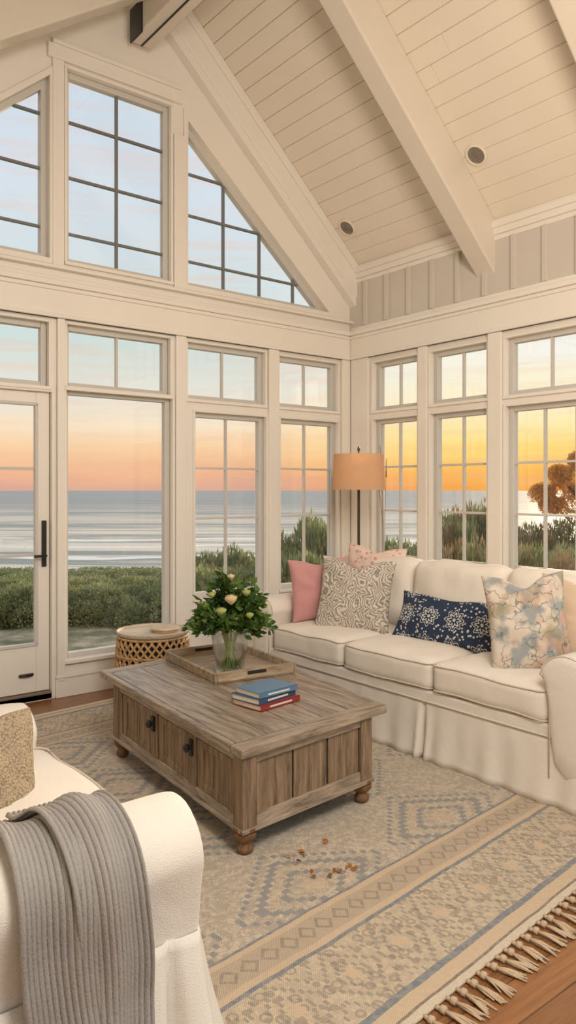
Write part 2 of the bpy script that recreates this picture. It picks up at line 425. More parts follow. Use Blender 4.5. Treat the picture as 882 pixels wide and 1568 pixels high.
# ================================================================ EXTERIOR
S_,C_=.62239,.78271
def fpt(px,d):
    dx=(px-441)/1152; return (d*(S_+dx*C_),d*(C_-dx*S_))
def terr(x,y):
    d=x*S_+y*C_
    z=-.42-.02*max(0,d-9)
    if d>17: z-=(d-17)*.16
    if d<6: z=-.42
    return max(z,-9)+.08*noise.noise(Vector((x*.3,y*.3,0)))
n=60;V=[];Fc=[]
for j in range(n+1):
    for i in range(n+1):
        d=-30+110*(j/n); l=-60+130*(i/n)
        x=d*S_+l*C_; y=d*C_-l*S_
        V.append((x,y,min(terr(x,y),-.22)))
for j in range(n):
    for i in range(n): a=j*(n+1)+i; Fc.append((a,a+1,a+n+2,a+n+1))
m,s=newmat('coastal_grass'); o=s.obj()
g=s.noise(o,1.2,6,.7)
s.bsdf(s.ramp(g,[(.3,srgb(98,98,64)),(.46,srgb(150,142,104)),(.58,srgb(214,192,160))]),.95,s.noise(o,14,5),.8,.05)
mesh('ground_terrain',V,Fc,m,None,True)
m,s=newmat('sea_water'); o=s.obj()
r=s.map(o,(1,1,1),(0,0,math.radians(38.5)))
sp=s.n('ShaderNodeSeparateXYZ',{0:r}); dist=sp.outputs[1]
st=s.n('ShaderNodeCombineXYZ',{0:s.m('MULTIPLY',sp.outputs[0],.025),1:s.m('MULTIPLY',dist,.22),2:0.0}).outputs[0]
w1=s.noise(st,1.0,6,.65)
st2=s.n('ShaderNodeCombineXYZ',{0:s.m('MULTIPLY',sp.outputs[0],.006),1:s.m('MULTIPLY',dist,.035),2:0.0}).outputs[0]
w2=s.noise(st2,1.0,3,.5)
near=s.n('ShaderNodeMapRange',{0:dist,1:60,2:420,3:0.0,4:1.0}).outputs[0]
base=s.ramp(near,[(0,srgb(232,216,192)),(.25,srgb(224,206,184)),(.6,srgb(188,176,160)),(1,srgb(140,142,140))])  # pale warm tones: sky sheen and peach reflection painted into the water colour
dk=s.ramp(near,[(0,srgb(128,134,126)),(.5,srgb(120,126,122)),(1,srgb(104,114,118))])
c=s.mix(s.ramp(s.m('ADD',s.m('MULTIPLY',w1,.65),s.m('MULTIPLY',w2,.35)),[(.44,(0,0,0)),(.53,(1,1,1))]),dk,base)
fo=s.m('ADD',dist,s.m('MULTIPLY',s.noise(s.map(o,(.04,.04,.04)),1,3),18))
f1=s.m('MULTIPLY',s.m('LESS_THAN',s.m('PINGPONG',s.m('SUBTRACT',fo,66.0),7.0),1.5),s.m('LESS_THAN',fo,125.0))
f2=s.m('MULTIPLY',f1,s.m('GREATER_THAN',s.noise(s.map(o,(.10,.10,.10)),1,4,.7),.42))
c=s.mix(f2,c,srgb(246,240,230))
s.bsdf(c,.4,w1,.6,.5)
V=[];d0,d1=48,6000
for d,l in ((d0,-4000),(d0,4000),(d1,8000),(d1,-8000)): V.append((d*S_+l*C_,d*C_-l*S_,-6))
mesh('sea',V,[(0,1,2,3)],m)

def m_leaf(name,c1,c2,c3,rm=.35):
    m,s=newmat(name); o=s.obj()
    n1=s.noise(o,7,3)
    rnd=s.n('ShaderNodeObjectInfo').outputs['Random']
    c=s.ramp(n1,[(.32,c1),(.5,c2),(.68,c3)])
    c=s.mix(s.m('MULTIPLY',rnd,rm),c,c3)
    d=s.n('ShaderNodeBsdfDiffuse',{0:c}); t=s.n('ShaderNodeBsdfTranslucent',{0:c}); g=s.n('ShaderNodeBsdfGlossy',{0:(1,1,1,1),'Roughness':.45})
    a=s.n('ShaderNodeMixShader',{0:.35,1:d.outputs[0],2:t.outputs[0]}); b=s.n('ShaderNodeMixShader',{0:.04,1:a.outputs[0],2:g.outputs[0]})
    s.out(b.outputs[0]); return m
LEAF=m_leaf('shrub_leaf',srgb(82,98,60),srgb(132,144,94),srgb(182,182,132))
LEAFD=m_leaf('dry_scrub_leaf',srgb(104,82,60),srgb(150,124,92),srgb(188,160,118))
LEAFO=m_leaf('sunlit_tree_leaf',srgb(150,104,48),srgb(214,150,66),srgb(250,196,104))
LEAFB=m_leaf('bouquet_leaf',srgb(36,60,22),srgb(68,102,38),srgb(118,146,62),.1)
BARK=m_wood('bark',srgb(60,46,36),srgb(110,88,68),(8,8,2))
def leafgeo(V,Fc,c,dirv,L,w,fold=.25):
    d=Vector(dirv).normalized(); a=d.cross(Vector((U(-1,1),U(-1,1),U(-1,1)))).normalized(); nrm=d.cross(a)
    i=len(V); c=Vector(c)
    V+= [c, c+d*L*.45+a*w-nrm*w*fold, c+d*L, c+d*L*.45-a*w-nrm*w*fold, c+d*L*.5]
    Fc+= [(i,i+1,i+4),(i+1,i+2,i+4),(i+2,i+3,i+4),(i+3,i,i+4)]
def shrubmesh(name,nl,mat,ls=.07,flat=.75):
    V=[];Fc=[]
    blobs=[(Vector((U(-.6,.6),U(-.6,.6),U(.25,.6)*flat)),U(.32,.5)) for _ in range(9)]
    for _ in range(nl):
        c,r=random.choice(blobs)
        d=Vector((random.gauss(0,1),random.gauss(0,1),random.gauss(.35,1))).normalized()
        p=c+Vector((d.x*r,d.y*r,d.z*r*flat))*U(.75,1.08)
        if p.z<0: p.z=U(0,.2)
        leafgeo(V,Fc,p,d+Vector((U(-.7,.7),U(-.7,.7),U(-.2,1))),ls*U(.6,1.3),ls*.25)
    for k in range(8):
        c,r=blobs[k]; tubegeo([(0,0,0),c*.6,c],.02,4,V,Fc)
    zs=sorted(Vector(v).z for v in V); zm=zs[int(len(zs)*.995)]
    V=[Vector((v[0],v[1],v[2]/zm)) for v in V]
    me=bpy.data.meshes.new(name); me.from_pydata([tuple(v) for v in V],[],Fc); me.materials.append(mat); return me
SM=[shrubmesh('shrub_a',4200,LEAF),shrubmesh('shrub_b',4200,LEAF),shrubmesh('shrub_c',4200,LEAF,.09)]
SD=shrubmesh('dry_scrub',4200,LEAFD,.07)
shr=empty('coastal_shrubs')
def shrub(px,d,topy,w=None,me=None):
    x,y=fpt(px,d); zt=1.5-(topy-750)/1152*d; g=terr(x,y)
    h=max(.3,zt-g); ob=link(bpy.data.objects.new('shrub',me or random.choice(SM)),shr)
    ww=w or min(1.0,max(.6,h*.75))*U(.9,1.2)
    ob.location=(x,y,g-.03); ob.scale=(ww,ww,h+.03); ob.rotation_euler=(0,0,U(0,6.28))
px=-160
while px<300:
    shrub(px,U(10.8,11.4),U(893,908)); shrub(px+U(0,30),U(12.4,13.5),U(882,894)); shrub(px+15,U(15,18),U(872,884),1.3); px+=U(28,38)
px=290
while px<420:
    shrub(px,U(10,11),U(870,888)); shrub(px,U(12,14),U(850,866)); px+=U(24,32)
for px,y,d in ((330,838,13),(350,850,13),(380,845,13),(432,832,12),(445,818,11),(470,806,11),(485,796,11.5),(500,800,11),(515,812,11),(425,850,10),(460,850,10),(495,850,10)): shrub(px,d,y,.55)
px=520
while px<1300:
    shrub(px,U(11.5,12.5),U(838,850)); shrub(px+9,U(14,16),U(822,838)); px+=U(28,40)
for k_,(px,y,d) in enumerate(((675,800,14),(690,790,14),(708,782,15),(722,776,15),(738,770,15),(752,778,15),(790,808,15),(805,805,15),(830,802,15),(870,798,15),(900,790,15))): shrub(px,d,y,.6,SD if k_%2==0 else None)
for px,y,d in ((695,835,9.6),(725,828,9.8),(742,838,9.6),(800,836,10),(835,842,9.6),(868,836,10)): shrub(px,d,y,.45,SD if px%2 else None)
TM=shrubmesh('tree_crown',6500,LEAFO,.075,.7)
tr=empty('windswept_tree')
V=[];Fc=[]
bx,by=fpt(905,20); tubegeo([(bx,by,terr(bx,by)-.2),(bx-.1,by,.3),(bx-.2,by+.1,1.3)],lambda t:.16-.08*t,8,V,Fc)
for px_,yy in ((838,748),(856,722),(885,702),(930,705),(850,768),(880,745),(915,740)):
    x,y=fpt(px_,20+U(-.8,.8)); z=1.5-(yy-750)/1152*20
    tubegeo([(bx-.2,by+.1,.9),((x+bx)/2,(y+by)/2,z-.6),(x,y,z-.1)],lambda t:.07-.05*t,5,V,Fc)
    ob=link(bpy.data.objects.new('crown',TM),tr); ob.location=(x,y,z-.35); ob.scale=(.55,.55,.5); ob.rotation_euler=(0,0,U(0,6))
mesh('trunk',V,Fc,BARK,tr,True)
# deck outside
dk_=Boxes()
y=GY+.2
while y<GY+1.0: dk_.add(-3,RX+.3,y,y+.13,-.2,-.16); y+=.138
dk_.make('deck_boards',m_wood('deck_wood',srgb(150,132,112),srgb(204,188,162),(2,30,30)))

# ================================================================ SOFA
def rolled_arm(name,xf,xb,yin,sgn,mat,par,zt,z0=.14,r=.125,wid=.17,under=1.0,pipe=True):
    prof=[(0,z0),(0,zt-r*1.15)]
    cy,cz=wid-.11,zt-r
    a_end=65-25*(1-under)*2
    for k in range(15):
        a=math.radians(168-k*(168+a_end)/14); prof.append((cy+r*1.08*math.cos(a),cz+r*math.sin(a)))
    prof+= [(wid-.03*under,cz-r*1.25),(wid-.035*under,cz-r*2),(wid-.03*under,z0)]
    c=(wid/2,(zt+z0)/2)
    secs=[(xf+.0,.90),(xf-(.012 if xf>xb else -.012),.965),(xf-(.035 if xf>xb else -.035),1.0)]
    N=12; d=(xb-xf)
    for k in range(1,N+1): secs.append((xf+(.035 if d>0 else -.035)+(d-(.035 if d>0 else -.035))*k/N,1.0))
    V=[];Fc=[];n=len(prof)
    for x,sc_ in secs:
        for (a,z) in prof:
            ya=c[0]+(a-c[0])*sc_; zz=c[1]+(z-c[1])*(sc_*.3+.7) if z>z0+.01 else z
            q=Vector((x,yin+sgn*ya,zz)); q+=Vector((0,noise.noise(q*7),noise.noise(q*6+Vector((4,0,0)))))*.011
            V.append(q)
    for i in range(len(secs)-1):
        for k in range(n):
            k2=(k+1)%n; Fc.append((i*n+k,i*n+k2,(i+1)*n+k2,(i+1)*n+k))
    Fc.append(tuple(range(n))); Fc.append(tuple((len(secs)-1)*n+k for k in reversed(range(n))))
    ob=mesh(name,V,Fc,mat,par,True,0,1)
    if pipe:
        V2,F2=tubegeo([Vector(v) for v in V[n:2*n]],.004,6); mesh(name+'_piping',V2,F2,PIPE,par,True)
    return ob
def skirt(name,path,z0,z1,mat,par,pleats,flare=.03,amp=.008,seed=0):
    L=0;P=[Vector((*p,0)) for p in path]
    V=[];Fc=[];ns=0;rows=10
    for i in range(len(P)-1):
        seg=P[i+1]-P[i];d=seg.normalized();nr=Vector((d.y,-d.x,0));m_=int(seg.length/.012)
        for k in range(m_+(1 if i==len(P)-2 else 0)):
            s_=L+seg.length*k/m_; p=P[i]+seg*k/m_
            t0=k/m_*seg.length;t1=seg.length-t0;nn=nr.copy()
            if i>0 and t0<.06:
                pd=(P[i]-P[i-1]).normalized(); nn=nr.lerp((nr+Vector((pd.y,-pd.x,0))),(1-t0/.06)*.5)
            if i<len(P)-2 and t1<.06:
                nd_=(P[i+2]-P[i+1]).normalized(); nn=nr.lerp((nr+Vector((nd_.y,-nd_.x,0))),(1-t1/.06)*.5)
            for j in range(rows+1):
                f=j/rows; z=z1+(z0-z1)*f
                o_=flare*f**1.3+amp*f*(math.sin(s_*23+seed)+.7*math.sin(s_*41+seed*2))+.004*noise.noise(Vector((s_*9,z*6,seed)))
                for pl in pleats:
                    q=s_-pl
                    o_+= .022*f*math.exp(-((abs(q)-.035)/.02)**2) - (.012+.045*f)*math.exp(-(q/.012)**2)
                V.append(p+nn*o_+Vector((0,0,z)))
            ns+=1
        L+=seg.length
    for i in range(ns-1):
        for j in range(rows):
            a=i*(rows+1)+j; Fc.append((a,a+1,a+rows+2,a+rows+1))
    ob=mesh(name,V,Fc,mat,par,True); 
    so=ob.modifiers.new('so','SOLIDIFY'); so.thickness=.005
    return ob
sofa=empty('slipcovered_sofa')
SX=3.20; SY0=1.74; SY1=4.44; SB=4.22
Boxes().add(SX+.03,SB-.02,SY0+.05,SY1-.05,.10,.36).make('base',SLIP,sofa,.02)
Boxes().add(SX-.002,SX+.05,SY0+.03,SY1-.03,.31,.385).make('front_rail',SLIP,sofa,.012)
rolled_arm('arm_near',SX-.03,SB-.02,2.02,-1,SLIP,sofa,.725,r=.135,wid=.20,under=.5)
rolled_arm('arm_far',SX-.03,SB-.02,4.21,1,SLIP,sofa,.745,r=.135,wid=.20,under=.5)
cushion('back_frame',(.20,2.48,.62),.06,.0,SLIP,sofa,(SB-.10,3.10,.56),wr=.004,axis=0)
y_a,y_b=2.03,4.20
cw=(y_b-y_a)/3
for k in range(3):
    yc=y_a+cw*(k+.5)
    cushion('seat_cushion',(.80,cw-.006,.17),.05,.034,SLIP,sofa,(SX+.385,yc,.468),cuts=17,wr=.006,seed=k*7,piping=PIPE)
    cushion('back_cushion',(.22,cw+.01,.51),.085,.06,SLIP,sofa,(3.93,yc,.775),roty=math.radians(9),cuts=17,wr=.013,seed=20+k*5,axis=0)
path=[(SB,SY1),(SX-.004,SY1),(SX-.004,SY0),(SB,SY0)]
Ld=SB-SX
skirt('skirt',path,.012,.33,SLIP,sofa,[Ld+.02,Ld+1.64,Ld+2.68],.03,.008)
V,Fc=tubegeo([(SX-.012,SY0-.006,.33),(SX-.012,SY1+.006,.33)],.005,6); mesh('rail_piping',V,Fc,PIPE,sofa,True)
# --- pillows
def m_pat_grey():
    m,s=newmat('kantha_grey_print'); o=s.obj()
    d=s.noise(o,9,2,out=1)
    v=s.n('ShaderNodeVectorMath',{0:o,1:s.n('ShaderNodeVectorMath',{0:d,'Scale':.16},operation='SCALE').outputs[0]},operation='ADD').outputs[0]
    sp=s.n('ShaderNodeSeparateXYZ',{0:v})
    a=W(s,s.m('ADD',sp.outputs[0],s.m('MULTIPLY',s.m('PINGPONG',sp.outputs[1],.04),.9)),.026)
    f=s.m('LESS_THAN',a,.5)
    vo=s.n('ShaderNodeTexVoronoi',{'Vector':s.map(o,(1,1,.2)),'Scale':60.0}).outputs[0]
    f=s.m('MULTIPLY',f,s.m('GREATER_THAN',vo,.24))
    c=s.mix(s.m('MULTIPLY',f,.75),srgb(208,196,180),srgb(108,106,104))
    s.bsdf(c,.95,s.m('SUBTRACT',1.0,a),.6,.005); return m
def m_navy():
    m,s=newmat('navy_suzani_print'); o=s.obj()
    sp=s.n('ShaderNodeSeparateXYZ',{0:o}); per=.175
    x=s.m('SUBTRACT',W(s,sp.outputs[0],per,.0),.5); y=s.m('SUBTRACT',W(s,sp.outputs[1],.175,.5),.5)
    r=s.m('SQRT',s.m('ADD',s.m('MULTIPLY',x,x),s.m('MULTIPLY',y,y)))
    an=s.m('ARCTAN2',y,x)
    pet=s.m('MULTIPLY',s.m('ADD',s.m('COSINE',s.m('MULTIPLY',an,8.0)),1.0),.055)
    rr=s.m('SUBTRACT',r,pet)
    f=s.m('ADD',band(s,rr,.10,.175),s.m('ADD',band(s,rr,.24,.275),s.m('LESS_THAN',r,.06)))
    vo=s.n('ShaderNodeTexVoronoi',{'Vector':s.map(o,(1,1,0)),'Scale':44.0}).outputs[0]
    dots=s.m('MULTIPLY',s.m('LESS_THAN',vo,.30),s.m('GREATER_THAN',rr,.32))
    f=s.m('MINIMUM',s.m('ADD',f,dots),1.0)
    f=s.m('MULTIPLY',f,s.m('MULTIPLY_ADD',s.noise(o,60,2),.6,.5))
    s.bsdf(s.mix(f,srgb(36,50,74),srgb(215,212,204)),.9,s.noise(o,200,2),.3,.002); return m
def m_water():
    m,s=newmat('watercolour_floral_print'); o=s.obj()
    n1=s.noise(o,9,3,.5,1); sp=s.n('ShaderNodeSeparateColor',{0:n1})
    c=s.mix(s.ramp(sp.outputs[0],[(.50,(0,0,0)),(.62,(.6,.6,.6))]),srgb(206,194,178),srgb(188,142,118))
    c=s.mix(s.ramp(sp.outputs[1],[(.48,(0,0,0)),(.60,(.75,.75,.75))]),c,srgb(122,136,142))
    c=s.mix(s.ramp(sp.outputs[2],[(.53,(0,0,0)),(.66,(.6,.6,.6))]),c,srgb(160,148,108))
    l=s.noise(s.map(o,(1,1,1),(0,0,0),(5,3,1)),11,2)
    c=s.mix(s.m('MULTIPLY',band(s,l,.48,.504),.7),c,srgb(100,106,104))
    s.bsdf(c,.9,s.noise(o,200,2),.3,.002); return m
def m_blush():
    m,s=newmat('blush_floral_print'); o=s.obj()
    vo=s.n('ShaderNodeTexVoronoi',{'Vector':o,'Scale':26.0}).outputs[0]
    s.bsdf(s.mix(s.ramp(vo,[(.25,(1,1,1)),(.4,(0,0,0))]),srgb(216,194,180),srgb(200,142,132)),.9); return m
pillow('pink_throw_pillow',.44,.46,.15,PINK,(3.50,4.04,.795),(-.50,-.84,.22),math.radians(3),.08,1)
pillow('blush_floral_pillow',.46,.42,.12,m_blush(),(3.84,3.84,.90),(-.86,-.45,.25),math.radians(-4),.10,2)
pillow('kantha_throw_pillow',.54,.53,.17,m_pat_grey(),(3.54,3.72,.785),(-.80,-.52,.30),math.radians(-3),.12,3)
pillow('navy_lumbar_pillow',.74,.32,.14,m_navy(),(3.60,2.98,.70),(-.88,-.15,.42),math.radians(-2),.05,4)
pillow('watercolour_floral_pillow',.44,.54,.16,m_water(),(3.46,2.32,.80),(-.72,-.62,.24),math.radians(5),.13,5)
pillow('beige_throw_pillow',.50,.50,.13,BEIGEP,(3.72,2.16,.79),(-.90,-.30,.25),math.radians(-4),.10,6)

# ================================================================ COFFEE TABLE
tab=empty('trunk_coffee_table')
Nn=Vector((1.725,2.466));Rr=Vector((2.642,2.551));Ff=Vector((2.880,4.17));Ll=Vector((1.851,4.07))
def PT(a,b,z):
    p=Nn.lerp(Rr,a).lerp(Ll.lerp(Ff,a),b); return (p.x,p.y,z)
zt=.457
t=Boxes(PT)
for k in range(5):
    a0=.035+k*.93/5; t.add(a0+.0025,a0+.93/5-.0025,.062,.94,zt-.035,zt-.001*(k%2))
t.make('top_planks',WOODY,tab,.004)
t=Boxes(PT).add(0,1,0,.06,zt-.037,zt+.001).add(0,1,.942,1,zt-.037,zt+.001); t.make('breadboard_ends',WOODX,tab,.006)
t=Boxes(PT).add(0,.033,.062,.94,zt-.037,zt+.001).add(.967,1,.062,.94,zt-.037,zt+.001); t.make('top_edging',WOODY,tab,.006)
A0,A1,B0,B1=.018,.895,.010,.90
Boxes(PT).add(A0+.02,A1-.02,B0+.015,B1-.015,.12,zt-.036).make('carcass',DARK,tab)
t=Boxes(PT); pw=.085;pb=.05
for a0,a1 in ((A0,A0+pw),(A1-pw,A1)):
    for b0,b1 in ((B0,B0+pb),(B1-pb,B1)): t.add(a0,a1,b0,b1,.11,zt-.036)
t.make('corner_posts',WOODZ,tab,.006)
t=Boxes(PT)
t.add(A0+pw,A1-pw,B0+.004,B0+.03,.12,.17).add(A0+pw,A1-pw,B0+.004,B0+.03,zt-.075,zt-.036).add(A0+pw,A1-pw,B1-.03,B1-.004,.12,.17).add(A0+pw,A1-pw,B1-.03,B1-.004,zt-.075,zt-.036)
t.add(A0-.008,A1+.008,B0-.005,B0+.01,.108,.128)
t.make('end_rails',WOODX,tab,.004)
t=Boxes(PT)
for a0,a1 in ((A0+.005,A0+.03),(A1-.03,A1-.005)):
    t.add(a0,a1,B0+pb,B1-pb,.12,.165).add(a0,a1,B0+pb,B1-pb,zt-.07,zt-.036)
t.add(A0-.008,A0+.01,B0-.005,B1+.005,.108,.125)
t.make('side_rails',WOODY,tab,.004)
t=Boxes(PT)
w=(A1-A0-2*pw)/3
for k in range(3):
    a=A0+pw+k*w; t.add(a+.006,a+w-.006,B0+.012,B0+.025,.16,zt-.07); t.add(a+.006,a+w-.006,B1-.025,B1-.010,.16,zt-.07)
LB=B1-pb-(B0+pb); b0=B0+pb
for side in (0,1):
    def ad(bb0,bb1,z0,z1,dp):
        if side==0: t.add(A0+dp,A0+dp+.02,b0+bb0*LB,b0+bb1*LB,z0,z1)
        else: t.add(A1-dp-.02,A1-dp,b0+bb0*LB,b0+bb1*LB,z0,z1)
    for s0,s1 in ((0,.03),(.27,.33),(.60,.66),(.97,1)): ad(s0,s1,.16,zt-.07,.004)
    for d0,d1 in ((.035,.265),(.335,.595),(.665,.965)):
        ad(d0,d0+.045,.165,zt-.075,.010); ad(d1-.045,d1,.165,zt-.075,.010)
        ad(d0+.045,d1-.045,.165,.200,.010); ad(d0+.045,d1-.045,zt-.108,zt-.075,.010)
        ww=(d1-d0-.09)/2
        for q in range(2): ad(d0+.045+q*ww+.002,d0+.045+(q+1)*ww-.002,.195,zt-.105,.015)
t.make('panels_and_doors',WOODZ,tab,.003)
for bb in (.30,.63):
    p=PT(A0-.002,b0+bb*LB,.335)
    k=lathe('knob',[(0,0),(.011,0),(.009,.012),(.019,.02),(.022,.028),(.012,.036),(0,.037)],BLACK,tab,16)
    k.rotation_euler=(0,-math.pi/2,0); k.location=p
    q=Boxes().add(p[0]-.006,p[0]+.004,p[1]-.014,p[1]+.014,p[2]-.04,p[2]+.035).make('knob_plate',BLACK,tab,.002)
for a in (A0+.042,A1-.045):
    for bq in (B0+.025,B1-.03):
        p=PT(a,bq,0)
        lathe('turned_foot',[(.0,0),(.022,0),(.034,.012),(.036,.026),(.026,.040),(.024,.048),(.038,.058),(.048,.072),(.048,.085),(.036,.094),(.050,.100),(.050,.112),(0,.112)],WOODB,tab,28,(p[0],p[1],.0115))

# tray
tray=empty('wooden_tray'); b=Boxes(); w,l,h=.25,.35,.055
b.add(-w,w,-l,l,0,.012); b.make('tray_base',WOODT,tray,.002)
b=Boxes().prism([(-w,0),(-w+.018,0),(-w+.012,h),(-w-.008,h)],-l,l).prism([(w-.018,0),(w,0),(w+.008,h),(w-.012,h)],-l,l)
b.add(-w,w,-l,-l+.016,0,h+.006).add(-w,w,l-.016,l,0,h+.006); b.make('tray_sides',WOODT,tray,.003)
b=Boxes().add(-.06,.06,-l-.002,-l+.018,h-.026,h-.006).add(-.06,.06,l-.018,l+.002,h-.026,h-.006); b.make('handle_slot',DARK,tray,.003)
tray.location=(2.49,3.70,zt+.002); tray.rotation_euler=(0,0,math.radians(-7))
# vase
vm,s=newmat('clear_glass'); 
t_=s.n('ShaderNodeBsdfTransparent',{0:(.95,.97,.96,1)}); g_=s.n('ShaderNodeBsdfGlossy',{0:(1,1,1,1),'Roughness':.03})
fr=s.n('ShaderNodeLayerWeight',{0:.35}); mx=s.n('ShaderNodeMixShader',{0:s.m('MULTIPLY_ADD',fr.outputs[1],.6,.06),1:t_.outputs[0],2:g_.outputs[0]}); s.out(mx.outputs[0])
vase=empty('glass_vase_bouquet'); vx,vy,vz=2.395,3.54,zt+.015
vs_=1.15
lathe('glass_vase',[(r_*vs_,z_) for r_,z_ in [(.0,0),(.068,0),(.074,.01),(.076,.06),(.084,.15),(.098,.235),(.101,.24),(.095,.236),(.081,.15),(.072,.06),(.069,.014),(0,.012)]],vm,vase,40,(vx,vy,vz),cap=False)
wm,s=newmat('vase_water'); t_=s.n('ShaderNodeBsdfTransparent',{0:(.92,.95,.90,1)}); g_=s.n('ShaderNodeBsdfGlossy',{0:(1,1,1,1),'Roughness':.02}); mx=s.n('ShaderNodeMixShader',{0:.10,1:t_.outputs[0],2:g_.outputs[0]}); s.out(mx.outputs[0])
lathe('water',[(r_*vs_,z_) for r_,z_ in [(0,.014),(.068,.016),(.071,.06),(.079,.145),(0,.145)]],wm,vase,32,(vx,vy,vz),cap=False)
STEM=m_paint('stem_green',srgb(156,176,98),.5,.1)
V=[];Fc=[];heads=[]
for k in range(38):
    a=U(0,6.28); r0=U(.01,.06); r1=U(.02,.21); zz=U(.36,.56)-r1*.8
    b_=a+math.pi+U(-.6,.6)
    p0=Vector((vx+r0*math.cos(b_),vy+r0*math.sin(b_),vz+.02)); pm=Vector((vx+.05*math.cos(a),vy+.05*math.sin(a),vz+.24)); p1=Vector((vx+r1*math.cos(a),vy+r1*math.sin(a),vz+zz))
    tubegeo([p0,(p0*.5+pm*.5),pm,pm*.5+p1*.5+Vector((0,0,.015)),p1],.0038,5,V,Fc); heads.append((pm,p1,a))
mesh('stems',V,Fc,STEM,vase,True)
V=[];Fc=[]
for pm,p1,a in heads:
    for k in range(50):
        f=U(.42,1.10); p=pm.lerp(p1,f)+Vector((U(-1,1),U(-1,1),U(-1,1)))*.032
        d=Vector((math.cos(a)*.6+U(-1,1),math.sin(a)*.6+U(-1,1),U(-.4,1)))
        leafgeo(V,Fc,p,d,U(.034,.068),U(.011,.020))
for a in (2.4,2.7,-.6,.3,3.6,5.2,-.9,1.9):
    for q in range(14):
        f=q/13; p=Vector((vx+math.cos(a)*(.08+.16*f),vy+math.sin(a)*(.08+.16*f),vz+.37-.02*f-.10*f*f))
        for _ in range(3): leafgeo(V,Fc,p,(math.cos(a)+U(-1,1),math.sin(a)+U(-1,1),U(-1,.5)),U(.03,.05),U(.009,.015))
mesh('foliage',V,Fc,LEAFB,vase)
ROSE=m_fabric('cream_rose_petal',srgb(232,206,160),100,.05); ROSEG=m_fabric('pale_green_bud',srgb(180,186,110),100,.05)
def rose(c,r,mat,nm):
    V=[];Fc=[]
    for k in range(13):
        a=k*2.399; sp_=.25+.75*(k/12); R0=r*sp_
        n_=5
        base=len(V)
        for j in range(n_+1):
            v_=j/n_; 
            for i in range(n_+1):
                u_=(i/n_-.5)*2.0*(1.1-.2*v_)
                th=a+u_*(1.2-.4*sp_); rad=R0*(.35+.65*math.sin(v_*1.75)); z=r*(1.5*v_-.7)*(1.05-.35*sp_)+ (-.15*r*(u_**2)*v_)
                V.append(Vector(c)+Vector((rad*math.cos(th),rad*math.sin(th),z)))
        for j in range(n_):
            for i in range(n_): q=base+j*(n_+1)+i; Fc.append((q,q+1,q+n_+2,q+n_+1))
    mesh(nm,V,Fc,mat,vase,True)
cd=Vector((-.62,-.78,0))
for dx_,dz,fw,r,mt in ((.02,.43,.18,.038,ROSE),(-.03,.37,.21,.032,ROSEG),(.10,.46,.12,.026,ROSEG),(-.09,.45,.14,.024,ROSEG),(.01,.54,.06,.024,ROSE),(.12,.34,.15,.024,ROSEG)):
    sd=Vector((.7827,-.6224,0)); c=Vector((vx,vy,vz+dz))+sd*dx_+cd*fw; rose(c,r,mt,'rose_bloom')
# books
def book(name,loc,w,l,h,rot,col,par_col=(226,216,196)):
    e_=empty(name); c=m_fabric(name+'_cover',srgb(*col),400,.08,.03,.55); pg=m_paint(name+'_pages',srgb(*par_col),.8,.06)
    Boxes().add(-w/2,w/2,-l/2,l/2,0,.003).add(-w/2,w/2,-l/2,l/2,h-.003,h).add(-w/2,-w/2+.004,-l/2,l/2,0,h).make('cover',c,e_,.0012)
    Boxes().add(-w/2+.004,w/2-.005,-l/2+.005,l/2-.005,.003,h-.003).make('pages',pg,e_)
    Boxes().add(-w/2-.0006,-w/2+.0002,-l*.28,l*.28,h*.35,h*.65).make('spine_label',m_paint(name+'_label',srgb(225,222,210),.5),e_)
    e_.location=loc; e_.rotation_euler=(0,0,rot)
rb=math.radians(98)
z_=zt+.002
book('red_book',(2.215,2.955,z_),.20,.27,.026,rb,(150,44,40)); book('navy_book',(2.205,2.965,z_+.0265),.19,.26,.028,rb+.04,(48,72,106)); book('light_blue_book',(2.215,2.955,z_+.055),.18,.25,.026,rb-.05,(86,122,152))

# ================================================================ RATTAN DRUM TABLE
dt=empty('rattan_drum_table'); cx,cyy,dr_,dh=2.50,4.64,.25,.50
V=[];Fc=[]
def dr_r(z): return dr_*(.93+.07*math.sin(math.pi*z/dh))
for hd in (1,-1):
    for k in range(30):
        pts=[]
        for j in range(15):
            z=.02+(dh-.04)*j/14; a=k*2*math.pi/30+hd*j/14*1.5; rr=dr_r(z)+.004*hd*math.cos(j*math.pi)
            pts.append((cx+rr*math.cos(a),cyy+rr*math.sin(a),z))
        tubegeo(pts,.009,5,V,Fc)
for zz in [0.011,.030]+[.1,.19,.28,.37]+[dh-.012]:
    tubegeo([(cx+(dr_r(zz)+.002)*math.cos(a*math.pi/18),cyy+(dr_r(zz)+.002)*math.sin(a*math.pi/18),zz) for a in range(37)],.010,6,V,Fc)
mesh('woven_cane_body',V,Fc,RATTAN,dt,True)
lathe('inner_drum',[(0,.01),(dr_*.88,.01),(dr_*.93,dh*.5),(dr_*.88,dh-.005),(0,dh-.005)],DARK,dt,32,(cx,cyy,0))
lathe('tray_top',[(0,dh),(dr_*.95,dh),(dr_-.004,dh+.006),(dr_-.001,dh+.026),(dr_-.010,dh+.028),(dr_-.016,dh+.012),(0,dh+.010)],WHITEW,dt,40,(cx,cyy,0),cap=False)
dt.location=(0,0,.0115)
bx_=empty('whitewashed_lidded_box')
lathe('box_body',[(0,0),(.09,0),(.092,.02),(0,.02)],RATTAN,bx_,28,cap=False); lathe('box_lid',[(0,.02),(.10,.02),(.098,.03),(0,.033)],WHITEW,bx_,28,cap=False)
bx_.location=(cx+.07,cyy-.04,dh+.024)

